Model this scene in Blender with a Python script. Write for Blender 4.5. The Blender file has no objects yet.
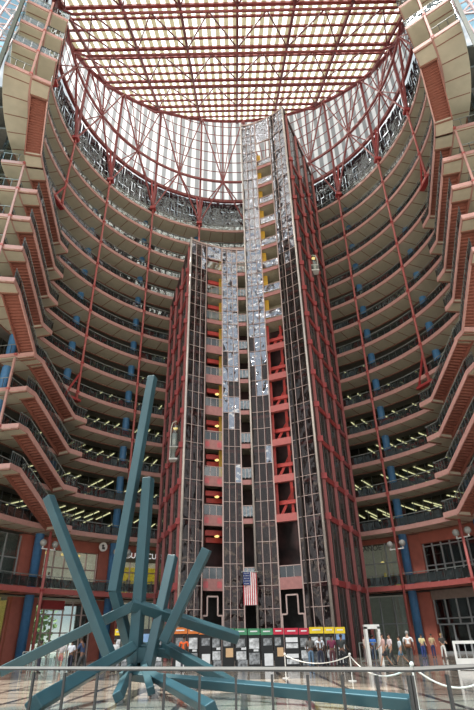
import bpy, math, random
from mathutils import Vector, Matrix
random.seed(7)
R = math.radians
COL = bpy.context.scene.collection
# ---------------------------------------------------------------- geometry of the place (metres)
CX, CY = 0.55, 41.95            # axis of the atrium cylinder
AX = 86.0                       # bearing of the building's own axis
EYE = 1.5
FPX, PITCH, ROLL = 501.8, R(29.706), R(1.184)
H2, H3, DZ = 6.21, 12.15, 4.0
def reach(k): return 123.4 if k <= 4 else 104 if k <= 9 else 85
SIDE = {1: 'salon side', -1: 'entrance door side'}
def lev(k): return H2 if k == 15 else H3 + (14 - k) * DZ
def pol(r, a, z=0.0): return Vector((CX + r*math.cos(R(a)), CY + r*math.sin(R(a)), z))
def lp(r, a, z=0.0): return Vector((r*math.cos(R(a)), r*math.sin(R(a)), z))
ER = Vector((math.cos(R(AX)), math.sin(R(AX)), 0)); ET = Vector((math.sin(R(AX)), -math.cos(R(AX)), 0))
def st(s, t, z=0.0): return Vector((CX, CY, 0)) + ET*s + ER*t + Vector((0, 0, z))
ORD = ['ground', 'second', 'third', 'fourth', 'fifth', 'sixth', 'seventh', 'eighth', 'ninth', 'tenth', 'eleventh',
       'twelfth', 'thirteenth', 'fourteenth', 'fifteenth', 'sixteenth']
def storey(k): return ORD[16 - k]
# ray helpers used once to survey positions from the photograph into metres
def ray(x, y):
    u, v = x - 237, y - 355
    c, s = math.cos(ROLL), math.sin(ROLL)
    u, v = c*u - s*v, s*u + c*v
    return Vector((u, FPX*math.cos(PITCH) + v*math.sin(PITCH), FPX*math.sin(PITCH) - v*math.cos(PITCH)))
def at_z(x, y, z):
    d = ray(x, y); t = (z - EYE)/d.z
    return Vector((d.x*t, d.y*t, z))
def at_y(x, y, Y):
    d = ray(x, y); t = Y/d.y
    return Vector((d.x*t, Y, EYE + d.z*t))

# ---------------------------------------------------------------- materials
MATS = {}
def mat(name, col, rough=.6, metal=0., var=.12, scale=3., emit=0., spec=.5, bump=0.):
    m = bpy.data.materials.new(name); m.use_nodes = True
    nt = m.node_tree; b = nt.nodes['Principled BSDF']
    tc = nt.nodes.new('ShaderNodeTexCoord'); nz = nt.nodes.new('ShaderNodeTexNoise')
    nz.inputs['Scale'].default_value = scale; nz.inputs['Detail'].default_value = 3
    nt.links.new(tc.outputs['Object'], nz.inputs['Vector'])
    rp = nt.nodes.new('ShaderNodeValToRGB')
    lo = [max(0, c*(1-var)) for c in col[:3]]; hi = [min(1, c*(1+var)) for c in col[:3]]
    rp.color_ramp.elements[0].color = (*lo, 1); rp.color_ramp.elements[1].color = (*hi, 1)
    rp.color_ramp.elements[0].position = .3; rp.color_ramp.elements[1].position = .7
    nt.links.new(nz.outputs['Fac'], rp.inputs['Fac']); nt.links.new(rp.outputs['Color'], b.inputs['Base Color'])
    b.inputs['Roughness'].default_value = rough; b.inputs['Metallic'].default_value = metal
    b.inputs['Specular IOR Level'].default_value = spec
    if emit:
        b.inputs['Emission Strength'].default_value = emit
        nt.links.new(rp.outputs['Color'], b.inputs['Emission Color'])
    if bump:
        bp = nt.nodes.new('ShaderNodeBump'); bp.inputs['Strength'].default_value = bump
        nt.links.new(nz.outputs['Fac'], bp.inputs['Height']); nt.links.new(bp.outputs['Normal'], b.inputs['Normal'])
    MATS[name] = m
    return m
def shader_mix(name, build):
    m = bpy.data.materials.new(name); m.use_nodes = True
    nt = m.node_tree; nt.nodes.clear()
    out = nt.nodes.new('ShaderNodeOutputMaterial')
    nt.links.new(build(nt), out.inputs['Surface']); MATS[name] = m
    return m
def node(nt, t, **kw):
    n = nt.nodes.new(t)
    for k, v in kw.items(): n.inputs[k].default_value = v
    return n
def mixs(nt, f, a, b):
    m = nt.nodes.new('ShaderNodeMixShader')
    if isinstance(f, (int, float)): m.inputs[0].default_value = f
    else: nt.links.new(f, m.inputs[0])
    nt.links.new(a, m.inputs[1]); nt.links.new(b, m.inputs[2]); return m.outputs[0]
def glossy(nt, c, r): return node(nt, 'ShaderNodeBsdfGlossy', Color=(*c, 1), Roughness=r).outputs[0]
def transp(nt, c): return node(nt, 'ShaderNodeBsdfTransparent', Color=(*c, 1)).outputs[0]
def transl(nt, c): return node(nt, 'ShaderNodeBsdfTranslucent', Color=(*c, 1)).outputs[0]
def diff(nt, c): return node(nt, 'ShaderNodeBsdfDiffuse', Color=(*c, 1)).outputs[0]

PINK = mat('salmon_paint', (.45, .245, .215), .45, var=.08)
PINKRED = mat('coral_paint', (.40, .105, .095), .45, var=.08)
RED = mat('red_steel', (.32, .04, .04), .45, var=.12)
ROOFRED = mat('roof_red_steel', (.22, .045, .045), .5, var=.12)
SOFFIT = mat('beige_soffit', (.47, .425, .33), .7, var=.06, scale=1.2)
RIB = mat('soffit_joint', (.22, .10, .07), .6)
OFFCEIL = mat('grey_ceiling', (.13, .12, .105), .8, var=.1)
DECK = mat('deck_grey', (.25, .24, .22), .8)
STAIR = mat('stair_red_brown', (.235, .085, .06), .55, var=.1)
RAIL = mat('pale_metal_rail', (.25, .265, .25), .45, metal=.3)
POSTM = mat('dark_metal', (.055, .06, .06), .4, metal=.3)
BLUE = mat('blue_column_paint', (.07, .21, .42), .5, var=.1)
TERRA = mat('terracotta', (.40, .12, .085), .5, var=.1, scale=1.5)
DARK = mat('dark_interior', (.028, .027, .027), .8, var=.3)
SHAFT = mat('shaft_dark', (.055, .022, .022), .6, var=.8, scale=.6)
LIGHT = mat('fluorescent', (1, .88, .5), .5, emit=1.3, var=.03)
STEEL = mat('sculpture_teal', (.024, .072, .09), .42, var=.12, scale=1.2)
CHROME = mat('brushed_rail', (.50, .50, .49), .28, metal=.85, var=.05)
DCHROME = mat('dark_post', (.09, .092, .095), .3, metal=.8, var=.05)
FRAME = mat('pale_frame', (.46, .34, .31), .4, metal=.3, var=.06)
YELLOW = mat('yellow_wall', (.62, .36, .04), .55, var=.12)
WHITE = mat('white_paint', (.78, .77, .74), .5, var=.04)
GREY = mat('grey_panel', (.30, .31, .31), .6, var=.06)
BLACK = mat('black_board', (.012, .013, .014), .5, var=.2)
SHOPW = mat('shop_cream_glow', (.46, .42, .34), .6, var=.08, emit=.16)  # cream with its own glow added, so the shop looks lit
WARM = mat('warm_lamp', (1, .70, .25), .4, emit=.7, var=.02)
SHOPGLOW = mat('glowing_shop_wall', (.60, .54, .44), .6, emit=.32, var=.15)  # glow put into the walls in place of shop lighting
YGLOW = mat('yellow_glow', (.75, .52, .04), .5, emit=.30, var=.35, scale=4)  # yellow with a glow put in, for the salon panel and some packs
GLOBE = mat('lamp_globe', (.34, .34, .32), .1, var=.05)

GLASS = shader_mix('clear_glass', lambda nt: mixs(nt, .14, transp(nt, (.80, .86, .84)), glossy(nt, (.9, .95, .95), .03)))
BARGLASS = shader_mix('barrier_glass', lambda nt: mixs(nt, .05, transp(nt, (.82, .87, .86)), glossy(nt, (.9, .95, .95), .03)))
OFFGLASS = shader_mix('office_glass', lambda nt: mixs(nt, .10, transp(nt, (.62, .66, .64)), glossy(nt, (.9, .95, .95), .05)))
def railglass(nt):
    g = node(nt, 'ShaderNodeBsdfGlossy', Color=(.8, .86, .88, 1), Roughness=.05)
    tc = nt.nodes.new('ShaderNodeTexCoord'); nz = node(nt, 'ShaderNodeTexNoise', Scale=1.0, Detail=1.0)
    nt.links.new(tc.outputs['Object'], nz.inputs['Vector']); bp = node(nt, 'ShaderNodeBump', Strength=.14, Distance=.6)
    nt.links.new(nz.outputs['Fac'], bp.inputs['Height']); nt.links.new(bp.outputs['Normal'], g.inputs['Normal'])
    return mixs(nt, .33, mixs(nt, .45, transp(nt, (.5, .55, .53)), diff(nt, (.03, .036, .035))), g.outputs[0])
RGLASS = shader_mix('guard_glass', railglass)
def mirror(tint, dark, f, bump=.35, sc=1.1):
    def b(nt):
        tc = nt.nodes.new('ShaderNodeTexCoord'); nz = node(nt, 'ShaderNodeTexNoise', Scale=sc, Detail=1.5)
        nt.links.new(tc.outputs['Object'], nz.inputs['Vector'])
        bp = node(nt, 'ShaderNodeBump', Strength=bump, Distance=.6); nt.links.new(nz.outputs['Fac'], bp.inputs['Height'])
        g = node(nt, 'ShaderNodeBsdfGlossy', Color=(*tint, 1), Roughness=.04); nt.links.new(bp.outputs['Normal'], g.inputs['Normal'])
        return mixs(nt, f, diff(nt, dark), g.outputs[0])
    return b
MIRROR = shader_mix('mirror_panel', mirror((.50, .53, .56), (.006, .006, .007), .24, .45, 1.0))
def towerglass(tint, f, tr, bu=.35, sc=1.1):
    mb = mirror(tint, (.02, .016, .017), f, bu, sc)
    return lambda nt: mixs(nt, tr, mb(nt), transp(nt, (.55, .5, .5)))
TGLASS = shader_mix('dull_reflection_glass', towerglass((.62, .54, .52), .20, .50))  # less reflective version, standing in for reflections of a dark front
SGLASS = shader_mix('silver_reflection_glass', towerglass((.70, .74, .84), .60, .20, .75, 1.0))
ROOFW = shader_mix('white_roof_glazing', lambda nt: mixs(nt, .14, transl(nt, (.95, .95, .93)), transp(nt, (1, 1, 1))))
ROOFT = shader_mix('tan_roof_panel', lambda nt: mixs(nt, .55, transl(nt, (.34, .31, .20)), diff(nt, (.50, .46, .33))))
DRUMW = shader_mix('drum_white_glass', lambda nt: mixs(nt, .10, transl(nt, (.62, .63, .65)), transp(nt, (1, 1, 1))))
DRUMG = shader_mix('drum_grey_glass', lambda nt: mixs(nt, .25, transl(nt, (.27, .28, .30)), diff(nt, (.3, .32, .33))))

def floor_mat():
    m = bpy.data.materials.new('polished_stone'); m.use_nodes = True; nt = m.node_tree; b = nt.nodes['Principled BSDF']
    tc = nt.nodes.new('ShaderNodeTexCoord')
    br = nt.nodes.new('ShaderNodeTexBrick'); br.offset = 0
    br.inputs['Color1'].default_value = (.40, .345, .28, 1); br.inputs['Color2'].default_value = (.30, .26, .215, 1)
    br.inputs['Mortar'].default_value = (.05, .045, .045, 1); br.inputs['Scale'].default_value = 1
    br.inputs['Mortar Size'].default_value = .10; br.inputs['Brick Width'].default_value = 1.8; br.inputs['Row Height'].default_value = 1.8
    nt.links.new(tc.outputs['Object'], br.inputs['Vector']); nt.links.new(br.outputs['Color'], b.inputs['Base Color'])
    b.inputs['Roughness'].default_value = .12; b.inputs['Specular IOR Level'].default_value = .7
    return m
FLOORM = floor_mat()

# ---------------------------------------------------------------- mesh helpers
class MB:
    def __init__(s): s.v = []; s.f = []; s.mi = []; s.m = 0
    def add(s, vs, fs):
        o = len(s.v); s.v += [tuple(v) for v in vs]; s.f += [tuple(i+o for i in f) for f in fs]; s.mi += [s.m]*len(fs); return s
    def quad(s, a, b, c, d): return s.add([a, b, c, d], [(0, 1, 2, 3)])
    def hexa(s, p): return s.add(p, [(0, 3, 2, 1), (4, 5, 6, 7), (0, 1, 5, 4), (1, 2, 6, 5), (2, 3, 7, 6), (3, 0, 4, 7)])
    def box(s, c, d, M=None):
        x, y, z = [q/2 for q in d]
        p = [Vector((sx*x, sy*y, sz*z)) for sz in (-1, 1) for sx, sy in ((-1, -1), (1, -1), (1, 1), (-1, 1))]
        if M: p = [M @ q for q in p]
        return s.hexa([Vector(c) + q for q in p])
    def bar(s, a, b, w, h=None, up=(0, 0, 1)):
        a, b = Vector(a), Vector(b); h = h or w; d = (b-a).normalized(); up = Vector(up)
        if abs(d.dot(up)) > .98: up = Vector((0, 1, 0))
        x = d.cross(up).normalized()*w/2; y = x.cross(d).normalized()*h/2
        return s.hexa([a-x-y, a+x-y, a+x+y, a-x+y, b-x-y, b+x-y, b+x+y, b-x+y])
    def tube(s, pts, r, n=8, cap=True):
        pts = [Vector(p) for p in pts]; rr = r if isinstance(r, (list, tuple)) else [r]*len(pts)
        o = len(s.v); prev = None; vs = []
        for i, p in enumerate(pts):
            d = (pts[min(i+1, len(pts)-1)] - pts[max(i-1, 0)]).normalized()
            up = Vector((0, 0, 1)) if abs(d.z) < .95 else Vector((0, 1, 0))
            x = d.cross(up).normalized(); y = x.cross(d)
            vs += [p + (x*math.cos(2*math.pi*j/n) + y*math.sin(2*math.pi*j/n))*rr[i] for j in range(n)]
        fs = [(i*n+j, i*n+(j+1) % n, (i+1)*n+(j+1) % n, (i+1)*n+j) for i in range(len(pts)-1) for j in range(n)]
        if cap: fs += [tuple(reversed(range(n))), tuple(range((len(pts)-1)*n, len(pts)*n))]
        return s.add(vs, fs)
    def arc(s, r0, r1, z0, z1, a0, a1, step=2.525, origin=True, z0e=None, z1e=None):
        n = max(1, int(round(abs(a1-a0)/step))); vs = []
        for i in range(n+1):
            a = a0 + (a1-a0)*i/n; u = i/n
            za = z0 if z0e is None else z0 + (z0e-z0)*u; zb = z1 if z1e is None else z1 + (z1e-z1)*u
            vs += [lp(r0, a, za), lp(r1, a, za), lp(r1, a, zb), lp(r0, a, zb)]
        fs = []
        for i in range(n):
            b = 4*i
            for j in range(4): fs.append((b+j, b+(j+1) % 4, b+4+(j+1) % 4, b+4+j))
        fs += [(3, 2, 1, 0), (4*n, 4*n+1, 4*n+2, 4*n+3)]
        return s.add(vs, fs)
    def sphere(s, c, r, seg=10, rings=7, sc=(1, 1, 1)):
        c = Vector(c); vs = [c + Vector((0, 0, r*sc[2]))]
        for i in range(1, rings):
            t = math.pi*i/rings
            vs += [c + Vector((r*sc[0]*math.sin(t)*math.cos(2*math.pi*j/seg), r*sc[1]*math.sin(t)*math.sin(2*math.pi*j/seg), r*sc[2]*math.cos(t))) for j in range(seg)]
        vs.append(c - Vector((0, 0, r*sc[2]))); e = len(vs)-1
        fs = [(0, 1+j, 1+(j+1) % seg) for j in range(seg)]
        for i in range(rings-2):
            for j in range(seg): fs.append((1+i*seg+j, 1+(i+1)*seg+j, 1+(i+1)*seg+(j+1) % seg, 1+i*seg+(j+1) % seg))
        b = 1+(rings-2)*seg; fs += [(b+j, e, b+(j+1) % seg) for j in range(seg)]
        return s.add(vs, fs)
    def build(s, name, m, parent=None, loc=(0, 0, 0), smooth=False, rot=None):
        me = bpy.data.meshes.new(name); me.from_pydata(s.v, [], s.f)
        for q in (m if isinstance(m, (list, tuple)) else [m]): me.materials.append(q)
        if max(s.mi, default=0): me.polygons.foreach_set('material_index', s.mi)
        if smooth: me.polygons.foreach_set('use_smooth', [True]*len(s.f))
        me.update()
        o = bpy.data.objects.new(name, me); COL.objects.link(o); o.location = loc
        if rot: o.rotation_euler = rot
        if parent: o.parent = parent
        return o
def tag(o, label, cat, group=None, kind=None):
    o['label'] = label
    if cat: o['category'] = cat
    if group: o['group'] = group
    if kind: o['kind'] = kind
    return o
def thing(name, label, cat, loc=(0, 0, 0), rz=0., group=None):
    o = bpy.data.objects.new(name, None); COL.objects.link(o); o.location = loc; o.rotation_euler.z = rz
    o.empty_display_size = .3
    return tag(o, label, cat, group)
def struct(o, label=None):
    o['kind'] = 'structure'
    if label: o['label'] = label
    return o
def dup(root, loc=None, rz=None, label=None, group=None):
    r = root.copy(); COL.objects.link(r)
    if loc is not None: r.location = loc
    if rz is not None: r.rotation_euler.z = rz
    if label: r['label'] = label
    if group: r['group'] = group
    for ch in list(root.children):
        c = ch.copy(); COL.objects.link(c); c.parent = r
        for g in list(ch.children):
            d = g.copy(); COL.objects.link(d); d.parent = c
    return r

C0 = (CX, CY, 0)
A0, A1 = AX - 123.4, AX + 123.4       # angular reach of the galleries
O0, O1 = AX - 100, AX + 100           # angular reach of the offices behind them
# ================================================================= SETTING
m = MB(); m.box((0, 0, -.15), (100, 84, .3)); struct(m.build('floor', FLOORM, loc=(0, 38, 0)), 'polished stone lobby floor')
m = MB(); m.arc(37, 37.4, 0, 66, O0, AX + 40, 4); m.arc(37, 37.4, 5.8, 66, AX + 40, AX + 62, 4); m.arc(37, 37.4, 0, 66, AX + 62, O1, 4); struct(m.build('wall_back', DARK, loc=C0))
# office glazing of every storey
def office_window(k):
    z0 = lev(k) + .15; z1 = lev(k-1) - .45 if k > 1 else 68.4
    if k == 1: return
    m = MB(); m.m = 0; E = min(reach(k), 100); m.arc(27.75, 27.8, z0, z1, AX-E, AX+E, 2.525)
    if reach(k-1) > 100 and reach(k) > 100: m.arc(26.6, 26.65, z0, z1, AX+E, AX+reach(k), 2.525); m.arc(26.6, 26.65, z0, z1, AX-reach(k), AX-E, 2.525)
    w = m.build('window_%d' % (15-k), [OFFGLASS], loc=C0); struct(w)
    m = MB()
    for i in range(99):
        a = A0 + i*2.525
        if abs(a-AX) < E: m.bar(lp(27.72, a, z0), lp(27.72, a, z1), .07)
    m.arc(27.66, 27.72, z0 + 1.0, z0+1.06, AX-E, AX+E, 5)
    f = m.build('window_frame', POSTM, w)
for k in range(2, 15): office_window(k)

# ================================================================= GALLERIES
def gallery(k, first=None):
    lab = {15: 'coral edged curved shop gallery directly above the lobby floor', 14: 'lowest salmon edged curved gallery, just above the shop gallery',
           1: 'topmost salmon edged curved gallery, touching the mirrored band', 2: 'second salmon edged curved gallery below the mirrored band'}.get(k,
           'salmon edged curved office gallery on the %s storey, counted from the lobby' % storey(k))
    g = thing('gallery', lab, 'gallery', (CX, CY, lev(k)), group='round office galleries')
    return g
def gallery_parts(g, k):
    E = reach(k); A0, A1 = AX - E, AX + E; EI = min(E, 100); B0, B1 = AX - EI, AX + EI
    ro = 26.6 if E > 100 else 27.8
    m = MB(); m.arc(23.92, 24.1, -.24, .24, A0, A1)
    for a in (A0, A1): m.bar(lp(23.9, a, .02), lp(ro, a, .02), .12, .40)
    m.build('fascia', PINKRED if k == 15 else PINK, g)
    m = MB(); m.arc(24.1, 26.5, -.25, .08, B0+.2, B1-.2)
    if E > 100:
        m.arc(24.1, 26.6, -.25, .08, B1-.2, A1-.2); m.arc(24.1, 26.6, -.25, .08, A0+.2, B0+.2)
    m.build('soffit', SOFFIT if k < 15 else TERRA, g)
    m = MB()
    n = int((A1-A0)/5.05)
    for i in range(n+1):
        a = AX + (i - n/2)*5.05
        m.bar(lp(24.1, a, -.26), lp(26.5, a, -.26), .09, .05)
    m.arc(26.4, 26.55, -.36, -.25, B0+.2, B1-.2)
    m.build('soffit_rib', RIB if k < 15 else DARK, g)
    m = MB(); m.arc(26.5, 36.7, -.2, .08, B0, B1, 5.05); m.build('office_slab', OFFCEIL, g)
    r = thing_part('guard_railing', g)
    m = MB(); m.arc(24.14, 24.16, .34, 1.18, A0, A1); m.build('guard_glass', RGLASS, r)
    m = MB()
    for i in range(int((A1-A0)/2.525)+1):
        a = A0 + i*2.525; m.bar(lp(24.06, a, .28), lp(24.06, a, 1.34), .05)
    for q in (A0, A1):
        for i in range(4): m.bar(lp(24.1+i*.8, q, .28), lp(24.1+i*.8, q, 1.34), .05)
    m.m = 1; m.arc(24.04, 24.12, 1.32, 1.40, A0, A1)
    for q in (A0, A1): m.bar(lp(24, q, 1.36), lp(ro, q, 1.36), .07)
    m.build('balustrade', [POSTM, RAIL], r)
def thing_part(name, parent):
    o = bpy.data.objects.new(name, None); COL.objects.link(o); o.parent = parent; o.empty_display_size = .2; return o
g1 = None
for k in range(1, 15):
    g = gallery(k)
    if k in (1, 5, 10): g1 = g; gallery_parts(g, k); continue
    for ch in list(g1.children):
        c = ch.copy(); COL.objects.link(c); c.parent = g
        for d in list(ch.children):
            e = d.copy(); COL.objects.link(e); e.parent = c
g = gallery(15); gallery_parts(g, 15)

# strip lights on the office ceilings
ml = MB(); ml.box((0, 0, 0), (4.4, .13, .08)); LM = None
def strip(r, a, k):
    global LM
    side = 'left' if a > AX else 'right'
    lab = 'thin lit strip light on the %s storey office ceiling, %s' % (storey(k+1), SIDE[1 if side == 'left' else -1])
    gr = 'strip lights on the %s storey, %s' % (storey(k+1), SIDE[1 if side == 'left' else -1])
    if LM is None:
        o = ml.build('strip_light', LIGHT); LM = o
    else:
        o = LM.copy(); COL.objects.link(o)
    o.location = pol(r, a, lev(k) - .3); o.rotation_euler.z = R(a)
    tag(o, lab, 'light', gr)
rs = random.Random(3)
for k in range(7, 14):
    for i in range(13):
        for sgn in (1, -1):
            a = AX + sgn*(25.5 + i*3.05)
            if rs.random() < .15: continue
            strip(30.6 + rs.choice((0, 0, .8)), a, k)
            if k >= 12 and i < 9 and rs.random() < .7: strip(34.7, a + 1, k)

# ================================================================= COLUMNS, HANGERS
colw = MB(); colw.tube([(0, 0, 0), (0, 0, 63.9)], .46, 14)
cm = None
for n, (p, w) in enumerate([(40.6, 'beside the hair salon'), (61.2, 'beside the bright corner shop'), (-39.6, 'beside the cream shop front'),
               (81, 'behind the salon side stairs'), (-60.5, 'beside the entrance doors'), (20.2, 'hidden by the lift tower, salon side'), (-20.2, 'hidden by the lift tower, entrance side')]):
    if cm is None: o = colw.build('column', BLUE, smooth=True); cm = o
    else: o = cm.copy(); COL.objects.link(o)
    o.location = pol(26.3, AX + p); tag(o, 'tall round blue column through all galleries, ' + w, 'column', 'blue columns')
def hanger(p, z0, z1, lab, bracket=False, r=23.82, lamp=False):
    t = thing('hanger_rod', lab, 'rod', pol(r, AX+p, z0), R(AX+p), 'red vertical rods along the galleries')
    m = MB(); m.tube([(0, 0, 0), (0, 0, z1-z0)], .15, 8); m.build('pole', RED if False else PINKRED, t, smooth=True)
    for k in range(1, 16):
        if z0 < lev(k) < z1: m = MB(); m.box((0, 0, lev(k)-z0), (.36, .36, .22)); m.build('collar', RED, t)
    if bracket:
        m = MB(); m.bar((0, 0, 3.8), (.1, 1.7, .2), .2); m.bar((0, 0, 3.8), (.1, 0, .2), .2); m.bar((.2, -.6, .15), (.2, 2.0, .15), .6, .3); m.build('bracket', RED, t)
    if lamp:
        l = thing_part('lamp', t); l.location = (0, 0, 10.4 - z0)
        m = MB(); m.bar((0, -.85, -.35), (0, .85, -.35), .1); m.bar((0, -.75, -.35), (0, -.75, 0), .1); m.bar((0, .75, -.35), (0, .75, 0), .1); m.build('lamp_arm', WHITE, l)
        m = MB(); m.sphere((0, -.75, .2), .36); m.build('globe', GLOBE, l, smooth=True); m = MB(); m.sphere((0, .75, .2), .36); m.build('globe', GLOBE, l, smooth=True)
hanger(20.2, 0, 65.5, 'red vertical rod beside the lift tower on the salon side')
hanger(40.5, 0, 65.5, 'full height red rod with twin globe lamps by the hair salon', lamp=True)
hanger(61, 27.0, 65.5, 'red rod ending in a forked bracket above the salon side stairs', bracket=True)
hanger(62.5, 0, 12.0, 'short red post with twin globe lamps before the bright corner shop', lamp=True)
hanger(-40.4, 0, 65.5, 'full height red rod with twin globe lamps by the cream shop front', lamp=True)
hanger(-60.8, 27.0, 65.5, 'red rod ending in a forked bracket above the entrance side stairs', bracket=True)
hanger(-60.2, 0, 12.0, 'short red post with twin globe lamps before the entrance doors', lamp=True)
hanger(81, 51.5, 65.5, 'short upper red rod with bracket on the salon side', bracket=True)
hanger(-81, 51.5, 65.5, 'short upper red rod with bracket on the entrance door side', bracket=True)

# ================================================================= STAIRS
RI, RO = 22.1, 23.88
def staircase(k, sgn, pt, pb, topext, lab):
    la, lb = (83.7, pt+topext) if k == 10 else (pt, 103.4) if k == 5 else (pt, pt+topext)   # upper landing
    """one flight from storey k down to k+1; pt, pb = bearings from the axis of the top end and of the lower landing's tip"""
    z1, z0 = lev(k), lev(k+1)
    A = lambda p: AX + sgn*p
    pl = pb + 4.6                              # where flight meets lower landing
    t = thing('staircase', lab, 'staircase', (CX, CY, z0), group='stair flights on the ' + SIDE[sgn])
    H = z1 - z0
    def P(u, r, z): # straight run between two bearings
        a, b = lp(r, A(pl)), lp(r, A(pt)); q = a + (b-a)*u
        return Vector((q.x, q.y, z))
    n = 22
    m = MB()
    for i in range(n):
        u0, u1 = i/n, (i+1)/n; za, zb = H*i/n, H*(i+1)/n
        a, b, c, d = P(u0, RI+.1, zb), P(u1, RI+.1, zb), P(u1, RO, zb), P(u0, RO, zb)
        dn = Vector((0, 0, -.05)); m.hexa([a+dn, b+dn, c+dn, d+dn, a, b, c, d])
        e = (b-a).normalized()*.03; lo = Vector((0, 0, -(zb-za)-.04))
        m.hexa([a+lo, a+lo+e, d+lo+e, d+lo, a+dn, a+dn+e, d+dn+e, d+dn])
    m.build('step', STAIR, t)
    m = MB()
    e = (lp(RO, A(pl)) - lp(RI, A(pl))).normalized()*.12
    a, b = P(0, RI, 0), P(1, RI, H)
    lo, hi = Vector((0, 0, -.36)), Vector((0, 0, .19))
    m.hexa([a+lo, b+lo, b+lo+e, a+lo+e, a+hi, b+hi, b+hi+e, a+hi+e])
    m.arc(RI, RI+.12, -.32, .19, A(pb), A(pl)); m.bar(lp(RI, A(pb), -.08), lp(RO, A(pb), -.08), .12, .46)
    m.arc(RI, RI+.12, H-.32, H+.19, A(la), A(lb)); m.bar(lp(RI, A(pt+topext), H-.08), lp(RO+.2, A(pt+topext), H-.08), .12, .46)
    m.build('stringer', PINK, t)
    m = MB(); a, b = P(0, RO, 0), P(1, RO, H)
    m.hexa([a+lo, b+lo, b+lo-e, a+lo-e, a+hi, b+hi, b+hi-e, a+hi-e]); s2 = m.build('stringer', STAIR, t)
    m = MB(); m.arc(RI+.1, RO, -.36, 0, A(pb), A(pl)); m.build('landing', SOFFIT, t); m = MB(); m.arc(RI+.1, RO, H-.36, H, A(la), A(lb)); m.build('landing', SOFFIT, t)
    for pp, zz in ((pl, 0), (pb+.3, 0), (pt+.1, H), (pt+topext-.2, H)):
        m = MB(); m.bar(lp(RI, A(pp), zz-.4), lp(RO, A(pp), zz-.4), .16, .14); m.build('landing_joist', RIB, t)
    # railing along the inner edge
    rl = thing_part('railing', t)
    m = MB()
    for i in range(0, 13):
        u = i/12; q = P(u, RI+.06, H*u); m.bar(q + Vector((0, 0, .2)), q + Vector((0, 0, 1.3)), .045)
    nb = 5
    for i in range(nb+1):
        p = pb + (pl-pb)*i/nb; q = lp(RI+.06, A(p)); m.bar(q, q+Vector((0, 0, 1.3)), .045)
    for i in range(3):
        q = lp(RI + .06 + (RO-RI)*i/2, A(pb)); m.bar(q, q+Vector((0, 0, 1.3)), .045)
    ne = max(3, int(topext*1.2))
    for i in range(ne+1):
        p = pt + topext*i/ne; q = lp(RI+.06, A(p), H); m.bar(q, q+Vector((0, 0, 1.3)), .045)
    path = [lp(RO, A(pb), 1.3), lp(RI+.06, A(pb), 1.3)] + [lp(RI+.06, A(pb+(pl-pb)*i/3), 1.3) for i in range(1, 3)] + [P(0, RI+.06, 1.3), P(1, RI+.06, H+1.3)]
    path += [lp(RI+.06, A(pt+topext*i/4), H+1.3) for i in range(1, 5)]
    m.m = 1; m.tube(path, .045, 6); m.build('balustrade', [POSTM, RAIL], rl)
    m = MB(); a, b = P(0, RI+.08, .3), P(1, RI+.08, H+.3); hh = Vector((0, 0, .85)); m.quad(a, b, b+hh, a+hh)
    for i in range(4):
        p0, p1 = pb+(pl-pb)*i/4, pb+(pl-pb)*(i+1)/4
        a, b = lp(RI+.08, A(p0), .3), lp(RI+.08, A(p1), .3); m.quad(a, b, b+hh, a+hh)
        p0, p1 = pt+topext*i/4, pt+topext*(i+1)/4
        a, b = lp(RI+.08, A(p0), H+.3), lp(RI+.08, A(p1), H+.3); m.quad(a, b, b+hh, a+hh)
    m.build('guard_glass', RGLASS, rl)
    return t
for sgn, sd in ((1, 'left'), (-1, 'right')):
    for k in range(4, 14):
        if k == 4: pt, pb, ex = 118.6, 103.5, 4.8
        elif k <= 9: pt, pb, ex = 99.3, 79, 4.7
        else: pt, pb, ex = 80.7, 59.6, 4.3
        staircase(k, sgn, pt, pb, ex, 'salmon sided stairs on the %s from %s to %s storey' % (SIDE[sgn], storey(k), storey(k+1)))
    for k in range(1, 4):
        t = thing('landing', 'overhead gallery end platform on the %s storey, %s' % (storey(k), SIDE[sgn]), 'platform', (CX, CY, lev(k)), group='overhead platforms')
        a0, a1 = AX + sgn*116, AX + sgn*123.4
        m = MB(); m.arc(RI, RI+.14, -.2, .22, a0, a1); m.bar(lp(RI, a1, .02), lp(RO, a1, .02), .12, .40); m.build('fascia', PINK, t)
        m = MB(); m.arc(RI+.14, RO, -.25, 0, a0, a1); m.build('soffit', SOFFIT, t)
        m = MB()
        for i in range(5): q = lp(RI + i*.45, a1, .25); m.bar(q, q + Vector((0, 0, 1.1)), .05)
        for i in range(5): q = lp(RI+.06, a0+(a1-a0)*i/4, .25); m.bar(q, q + Vector((0, 0, 1.1)), .05)
        m.bar(lp(RI, a1, 1.35), lp(RO, a1, 1.35), .07); m.bar(lp(RI, a0, 1.35), lp(RI, a1, 1.35), .07); m.build('railing', POSTM, t)
        m = MB(); q = Vector((0, 0, .95)); a, b = lp(RI, a1, .3), lp(27.8, a1, .3); m.quad(a, b, b+q, a+q); m.build('guard_glass', RGLASS, t)
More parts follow.
